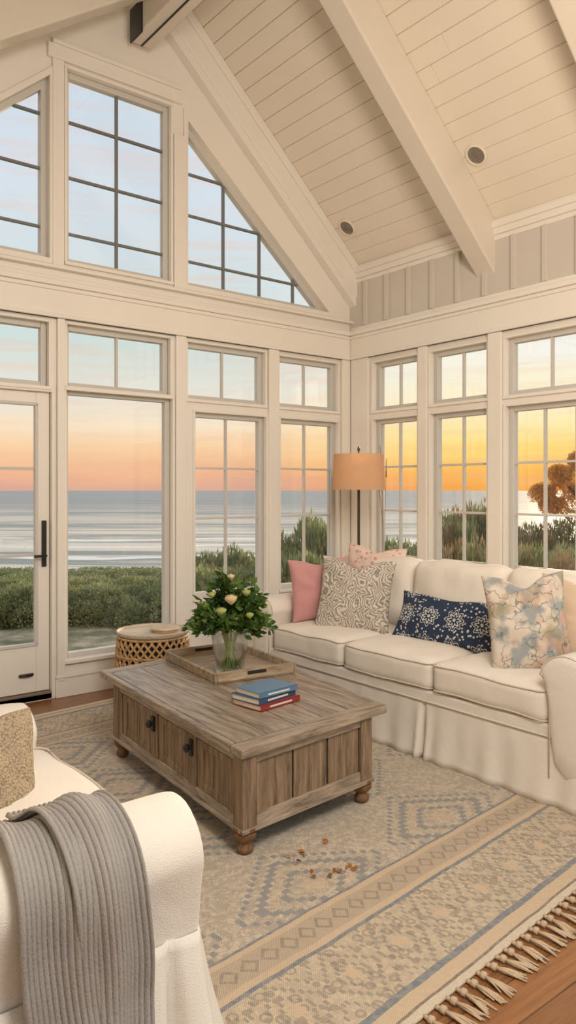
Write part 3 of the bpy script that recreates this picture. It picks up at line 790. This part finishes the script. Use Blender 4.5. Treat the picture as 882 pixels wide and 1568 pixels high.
# ================================================================ FLOOR LAMP
la=empty('floor_lamp'); lx,ly=4.42,4.60
SHM,s=newmat('cream_linen_shade'); o=s.obj(); c=s.mix(s.noise(s.map(o,(40,40,200)),1,2),srgb(238,206,172),srgb(226,190,152))
d=s.n('ShaderNodeBsdfDiffuse',{0:c}); tr_=s.n('ShaderNodeBsdfTranslucent',{0:c}); mx=s.n('ShaderNodeMixShader',{0:.42,1:d.outputs[0],2:tr_.outputs[0]}); s.out(mx.outputs[0])
lathe('shade',[(.222,1.50),(.212,1.80),(.209,1.80),(.219,1.50),(.222,1.50)],SHM,la,48,(lx,ly,0),cap=False)
lathe('pole',[(0,.02),(.012,.02),(.012,1.55),(.018,1.56),(.018,1.62),(0,1.62)],BRONZE,la,12,(lx,ly,0))
lathe('base',[(0,0),(.15,0),(.15,.015),(.03,.03),(.014,.06),(0,.06)],BRONZE,la,32,(lx,ly,0))
lathe('finial',[(0,1.80),(.01,1.80),(.006,1.82),(.014,1.84),(.006,1.865),(0,1.87)],BRONZE,la,12,(lx,ly,0))
V=[];Fc=[]
for a in range(3):
    th=a*2.094; tubegeo([(lx,ly,1.79),(lx+.21*math.cos(th),ly+.21*math.sin(th),1.79)],.003,5,V,Fc)
tubegeo([(lx,ly,1.6),(lx,ly,1.8)],.004,5,V,Fc)
mesh('harp',V,Fc,BRONZE,la,True)
BM,s=newmat('warm_bulb'); em=s.n('ShaderNodeEmission',{0:(1,.80,.55,1),1:4.0}); s.out(em.outputs[0])
lathe('bulb',[(0,1.62),(.015,1.625),(.032,1.66),(.03,1.69),(.015,1.71),(0,1.712)],BM,la,16,(lx,ly,0))
L=bpy.data.lights.new('lamp_bulb_light','POINT'); L.energy=2.6; L.color=(1,.82,.58); L.shadow_soft_size=.04
lo=bpy.data.objects.new('lamp_bulb_light',L); link(lo,la); lo.location=(lx,ly,1.66)
# dried reeds in floor vase beside lamp
rv=empty('dried_reeds_vase'); qx,qy=4.68,4.56
lathe('vase',[(0,0),(.07,0),(.1,.15),(.09,.35),(.05,.5),(.055,.55),(.045,.55),(0,.5)],m_paint('ceramic',srgb(200,190,175)),rv,24,(qx,qy,0),cap=False)
V=[];Fc=[]
for k in range(5):
    a=U(0,6.28); tp=U(1.75,2.0); q=U(.02,.07); tubegeo([(qx,qy,.3),(qx+.01*math.cos(a),qy+.01*math.sin(a),1.2),(qx+q*math.cos(a),qy+q*math.sin(a),tp)],.0025,4,V,Fc)
    tubegeo([(qx+q*.85*math.cos(a),qy+q*.85*math.sin(a),tp-.16),(qx+q*math.cos(a),qy+q*math.sin(a),tp)],lambda t:.007*(1-t*.7),5,V,Fc)
mesh('reeds',V,Fc,m_paint('dried_grass',srgb(150,118,80)),rv,True)

# ================================================================ ARMCHAIR
ch=empty('slipcovered_armchair')
CX=1.065; CB=.02; CY0=1.92; CY1=2.86
Boxes().add(CB+.05,CX-.04,CY0-.12,CY1+.12,.10,.36).make('base',SLIPW,ch,.02)
rolled_arm('arm_near',CX,CB+.05,CY0,-1,SLIPW,ch,.665,r=.13,wid=.215,under=.15,pipe=False)
rolled_arm('arm_far',CX-.02,CB+.05,CY1,1,SLIPW,ch,.665,r=.13,wid=.215,under=.15,pipe=False)
cushion('seat_cushion',(.86,CY1-CY0-.01,.17),.06,.035,SLIPW,ch,(CX-.42,(CY0+CY1)/2,.44),wr=.006,piping=PIPE,seed=3)
cushion('back_frame',(.2,CY1-CY0+.25,.70),.08,.0,SLIPW,ch,(CB+.06,(CY0+CY1)/2,.60),wr=.004,axis=0)
cushion('back_cushion',(.22,CY1-CY0,.5),.09,.05,SLIPW,ch,(CB+.26,(CY0+CY1)/2,.75),roty=math.radians(-10),wr=.008,axis=0)
y0,y1=CY0-.225,CY1+.225
skirt('skirt',[(CB,y0),(CX-.002,y0),(CX-.002,y1),(CB,y1)],.012,.34,SLIPW,ch,[CX-CB,CX-CB-.10,CX-CB+(y1-y0)],.06,.018,2)
def m_boucle():
    m,s=newmat('beige_boucle'); o=s.obj(); v=s.n('ShaderNodeTexVoronoi',{'Vector':o,'Scale':120.0}).outputs[0]
    s.bsdf(s.mix(v,srgb(200,182,154),srgb(128,108,82)),.95,s.m('SUBTRACT',1.0,v),.8,.008); return m
pillow('beige_boucle_pillow',.38,.38,.14,m_boucle(),(.71,2.36,.64),(.45,-.85,.25),math.radians(-12),.05,9)
# throw blanket : sweep over near arm
def m_knit():
    m,s=newmat('grey_rib_knit'); o=s.obj(); n1=s.noise(o,9,3)
    v=s.n('ShaderNodeTexVoronoi',{'Vector':s.map(o,(1,1,.55)),'Scale':260.0}).outputs[0]
    c=s.mix(n1,srgb(180,175,168),srgb(152,147,141)); c=s.mix(s.m('MULTIPLY',v,.3),c,srgb(104,100,96))
    s.bsdf(c,.95,s.m('SUBTRACT',1.0,v),.35,.003); return m
KN=m_knit(); th=empty('knit_throw_blanket')
def drape(name,xa,xb,prof,off,taper,seed,shift=0):
    nX=int((xb-xa)/.0018); V=[];Fc=[]
    pr=[Vector((0,a,b)) for a,b in prof]; res=[]
    for i in range(len(pr)-1):
        k=max(1,int((pr[i+1]-pr[i]).length/.02))
        for q in range(k): res.append(pr[i].lerp(pr[i+1],q/k))
    res.append(pr[-1]); m_=len(res)
    for _ in range(3): res=[res[0]]+[(res[i-1]+res[i]*2+res[i+1])/4 for i in range(1,m_-1)]+[res[-1]]
    for j in range(m_):
        tg=(res[min(j+1,m_-1)]-res[max(j-1,0)]).normalized(); nr=Vector((0,tg.z,-tg.y)) ; f=j/(m_-1)
        if nr.z<0 and f<.3: nr=-nr
        for i in range(nX+1):
            u=i/nX; x=xa+(xb-xa)*u
            w=taper(f); xx=(xa+xb)/2+(x-(xa+xb)/2)*w+.012*math.sin(f*7+seed)+shift*f
            rib=abs(math.sin(math.pi*(x-xa)/.0145))**.7*.009
            fold=.016*math.sin(u*9+seed+f*2)*min(1,f*2)+.010*noise.noise(Vector((x*9,f*4,seed)))
            p=Vector((xx,res[j].y,res[j].z))+nr*(off+rib+fold); V.append(p)
    for j in range(m_-1):
        for i in range(nX): a=j*(nX+1)+i; Fc.append((a,a+1,a+nX+2,a+nX+1))
    ob=mesh(name,V,Fc,KN,th,True); so=ob.modifiers.new('so','SOLIDIFY'); so.thickness=.006; so.offset=0
    return ob
r=.145; cyq=CY0-.105; czq=.665-.13
pf=[(CY0+.20,.565),(CY0+.12,.575)]
for k in range(13):
    a=math.radians(40+k*(145)/12); pf.append((cyq+r*1.06*math.cos(a),czq+r*math.sin(a)))
pf+= [(cyq-r*1.05,czq-.1),(cyq-r*1.05,czq-.25),(cyq-r*1.05-.04,.12)]
drape('throw_under',.565,.83,pf,.010,lambda f:1-.12*f,1.0)
drape('throw_over',.68,.875,[(p[0],p[1]) for p in pf[:-1]]+[(cyq-r*1.05-.03,.16)],.030,lambda f:1-.14*f,2.4)

# ================================================================ RUG
RL,RWd=3.35,3.47; rot=math.radians(6)
def m_rug():
    m,s=newmat('persian_rug_weave'); o=s.obj()
    dn=s.noise(o,5,3,out=1)
    v=s.n('ShaderNodeVectorMath',{0:o,1:s.n('ShaderNodeVectorMath',{0:dn,'Scale':.02},operation='SCALE').outputs[0]},operation='ADD').outputs[0]
    sp=s.n('ShaderNodeSeparateXYZ',{0:v}); x,y=sp.outputs[0],sp.outputs[1]
    tan=srgb(222,194,160); blue=srgb(124,132,140); field=srgb(206,192,172); cream=srgb(228,212,186); dark=srgb(134,118,102)
    n1=s.noise(o,44,4,.75); n2=s.noise(o,3,3)
    col=s.mix(s.ramp(n1,[(.42,(0,0,0)),(.58,(1,1,1))]),srgb(174,162,146),srgb(220,204,180))
    def diamonds(px_,py_,ox,oy,levels,steps=26.0):
        a=s.m('ABSOLUTE',s.m('SUBTRACT',W(s,x,px_,ox),.5)); b=s.m('ABSOLUTE',s.m('SUBTRACT',W(s,y,py_,oy),.5))
        st=s.m('MULTIPLY',s.m('FLOOR',s.m('MULTIPLY',b,steps)),1/steps); d=s.m('ADD',a,st); f=None
        for l0,l1 in levels:
            q=band(s,d,l0,l1); f=q if f is None else s.m('ADD',f,q)
        return f,d
    f,d=diamonds(.84,.66,.15,.42,((.15,.19),(.29,.345),(.42,.445)))
    col=s.mix(s.m('MULTIPLY',f,.8),col,blue)
    f2,_=diamonds(.84,.66,.15,.42,((.0,.06),(.225,.25)))
    col=s.mix(s.m('MULTIPLY',f2,.6),col,tan)
    vo=s.n('ShaderNodeTexVoronoi',{'Vector':s.map(o,(1,1,0)),'Scale':17.0,'Randomness':.35},distance='MANHATTAN').outputs[0]
    col=s.mix(s.m('MULTIPLY',band(s,vo,.30,.42),.26),col,dark)
    e1=y; e2=s.m('SUBTRACT',RWd,y); e3=s.m('SUBTRACT',x,-.10); e4=s.m('SUBTRACT',RL+.1,x)
    ed=s.m('MINIMUM',s.m('MINIMUM',e1,e2),s.m('MINIMUM',e3,e4))
    bx1=s.m('ABSOLUTE',s.m('SUBTRACT',W(s,x,.24),.5)); by1=s.m('ABSOLUTE',s.m('MULTIPLY',s.m('SUBTRACT',ed,.27),1/.30))
    bd=s.m('ADD',bx1,s.m('MULTIPLY',s.m('FLOOR',s.m('MULTIPLY',by1,14.0)),1/14.0))
    lat=s.m('ADD',band(s,bd,.40,.46),s.m('ADD',band(s,bd,.20,.25),band(s,bd,.66,.70)))
    vf=s.n('ShaderNodeTexVoronoi',{'Vector':s.map(o,(1,1,0)),'Scale':20.0,'Randomness':.8}).outputs[0]
    fl=band(s,vf,.26,.42)
    bcol=s.mix(s.ramp(n1,[(.4,(0,0,0)),(.62,(1,1,1))]),srgb(196,178,152),srgb(224,204,174))
    bcol=s.mix(s.m('MULTIPLY',fl,.55),bcol,dark); bcol=s.mix(s.m('MULTIPLY',s.m('MINIMUM',lat,1.0),.6),bcol,srgb(122,118,114))
    bcol=s.mix(s.m('LESS_THAN',bd,.09),bcol,tan)
    col=s.mix(band(s,ed,.12,.42),col,bcol)
    col=s.mix(band(s,ed,-1,.035),col,cream)
    col=s.mix(band(s,ed,.035,.045),col,dark)
    col=s.mix(band(s,ed,.045,.095),col,tan)
    col=s.mix(band(s,ed,.095,.12),col,blue)
    col=s.mix(band(s,ed,.42,.437),col,blue)
    col=s.mix(band(s,ed,.437,.465),col,tan)
    zx=s.m('ABSOLUTE',s.m('SUBTRACT',W(s,x,.085),.5)); zd=s.m('ADD',zx,s.m('ABSOLUTE',s.m('MULTIPLY',s.m('SUBTRACT',ed,.52),11.0)))
    zc=s.mix(s.m('MULTIPLY',band(s,zd,.28,.46),.6),srgb(196,176,150),dark)
    col=s.mix(band(s,ed,.465,.575),col,zc)
    col=s.mix(band(s,ed,.575,.60),col,tan); col=s.mix(band(s,ed,.60,.612),col,blue)
    col=s.mix(s.m('MULTIPLY',s.ramp(n1,[(.38,(1,1,1)),(.6,(0,0,0))]),.38),col,field)
    col=s.mix(s.m('MULTIPLY',n2,.2),col,srgb(164,152,138))
    wv=s.m('MULTIPLY',s.m('SINE',s.m('MULTIPLY',y,2*math.pi/.008)),s.m('SINE',s.m('MULTIPLY',x,2*math.pi/.008)))
    s.bsdf(col,.97,s.m('ADD',wv,s.m('MULTIPLY',n1,3.0)),.5,.004); return m
rug=empty('persian_area_rug')
rb_=Boxes().add(0,RL,0,RWd,0,.010)
ob=rb_.make('rug_pile',m_rug(),rug,.004)
FR=m_fabric('cream_fringe',srgb(208,184,152),200,.4)
V=[];Fc=[]; x=.01
while x<RL:
    for y0_,sg in ((0,-1),):
        sw=U(-.03,.03)
        tubegeo([(x,y0_,.007),(x+sw*.2,y0_+sg*.02,.008)],.007,6,V,Fc)
        tubegeo([(x+sw*.2,y0_+sg*.018,.009),(x+sw*.2,y0_+sg*.034,.011)],.012,6,V,Fc)
        for k in range(9):
            dx_=U(-.02,.02); le=U(.07,.11)
            tubegeo([(x+sw*.2,y0_+sg*.028,.009),(x+sw*.5+dx_*.6,y0_+sg*(.028+le*.5),U(.006,.014)),(x+sw+dx_,y0_+sg*(.028+le),.005)],lambda t:.0048-.002*t,4,V,Fc)
    x+=.055
mesh('rug_fringe',V,Fc,FR,rug,True)
rug.location=(.80,1.342,.001); rug.rotation_euler=(0,0,rot)
# dry leaves on rug
DL=m_paint('dry_leaf',srgb(180,112,48),.7,.2); V=[];Fc=[]
for (x,y) in ((1.90,2.35),(1.955,2.37),(1.87,2.22),(1.93,2.16),(1.96,2.17),(2.02,2.16),(2.05,2.15),(2.10,2.38)):
    for k in range(3): leafgeo(V,Fc,(x+U(-.015,.015),y+U(-.015,.015),.02),(U(-1,1),U(-1,1),.1),U(.02,.034),.009)
mesh('fallen_dry_leaves',V,Fc,DL)

# ================================================================ WORLD
w=bpy.data.worlds.new('sunset_sky'); sc.world=w; w.use_nodes=True; s=NT(w.node_tree)
g=s.n('ShaderNodeTexCoord').outputs['Generated']
sp=s.n('ShaderNodeSeparateXYZ',{0:g}); z=sp.outputs[2]
cl=s.noise(s.map(g,(1.2,1.2,14)),2.2,4,.55)
zz=s.m('ADD',z,s.m('MULTIPLY',s.m('SUBTRACT',cl,.5),.05))
zz=s.m('MULTIPLY',s.m('MAXIMUM',zz,0.0),1.0)
left=s.ramp(zz,[(0,srgb(216,166,148)),(.02,srgb(238,180,142)),(.05,srgb(248,206,160)),(.085,srgb(248,226,196)),(.12,srgb(232,226,212)),(.18,srgb(208,221,216)),(.35,srgb(212,223,232)),(1,srgb(186,206,230))])
right=s.ramp(zz,[(0,srgb(246,160,80)),(.025,srgb(255,190,84)),(.055,srgb(255,224,134)),(.10,srgb(255,238,190)),(.17,srgb(248,244,232)),(.32,srgb(228,233,238)),(1,srgb(186,206,230))])
h=s.m('SQRT',s.m('ADD',s.m('MULTIPLY',sp.outputs[0],sp.outputs[0]),s.m('MULTIPLY',sp.outputs[1],sp.outputs[1])))
dt_=s.m('DIVIDE',s.m('ADD',s.m('MULTIPLY',sp.outputs[0],.90),s.m('MULTIPLY',sp.outputs[1],.436)),s.m('MAXIMUM',h,.001))
f=s.n('ShaderNodeMapRange',{0:dt_,1:.87,2:.985,3:0.0,4:1.0},interpolation_type='SMOOTHSTEP').outputs[0]
c=s.mix(f,left,right)
cs=s.ramp(s.noise(s.map(g,(1.5,1.5,26)),3,5,.6),[(.50,(0,0,0)),(.68,(1,1,1))])
c=s.mix(s.m('MULTIPLY',cs,.28),c,srgb(242,188,158))
bg=s.n('ShaderNodeBackground',{0:c,1:1.0}); s.n('ShaderNodeOutputWorld',{0:bg.outputs[0]})
# lights
def area(name,loc,tgt,size,energy,col):
    L=bpy.data.lights.new(name,'AREA'); L.shape='DISK'; L.size=size; L.energy=energy; L.color=col
    o=bpy.data.objects.new(name,L); COL.objects.link(o); o.location=loc
    o.rotation_euler=(Vector(tgt)-Vector(loc)).to_track_quat('-Z','Y').to_euler(); return o
area('room_fill_light',(1.2,.2,3.3),(2.8,3.4,.9),1.4,92,(1,.92,.83))  # added soft fill to brighten the interior; no pendant hangs here
area('ceiling_fill_light',(2.6,.6,2.3),(4.3,3.0,4.6),1.0,46,(1,.80,.58))  # added warm fill aimed at the right ceiling slope, not a real fixture
L=bpy.data.lights.new('evening_sun','SUN'); L.energy=4.2; L.color=(1,.76,.48); L.angle=math.radians(8)
o=bpy.data.objects.new('evening_sun',L); COL.objects.link(o); o.rotation_euler=Vector((-.90,-.436,-.20)).to_track_quat('-Z','Y').to_euler(); o.location=(8,4,4)
# ================================================================ CAMERA
cam=bpy.data.cameras.new('camera'); co=bpy.data.objects.new('camera',cam); COL.objects.link(co); sc.camera=co
co.location=(0,0,1.5); co.rotation_euler=(math.pi/2,0,-math.atan2(916,1152))
cam.sensor_fit='HORIZONTAL'; cam.sensor_width=36; cam.lens=36*1152/882
cam.shift_y=-(784-750)/882; cam.clip_end=20000; cam.clip_start=.05
sc.view_settings.view_transform='Standard'; sc.view_settings.look='None'; sc.view_settings.exposure=.08
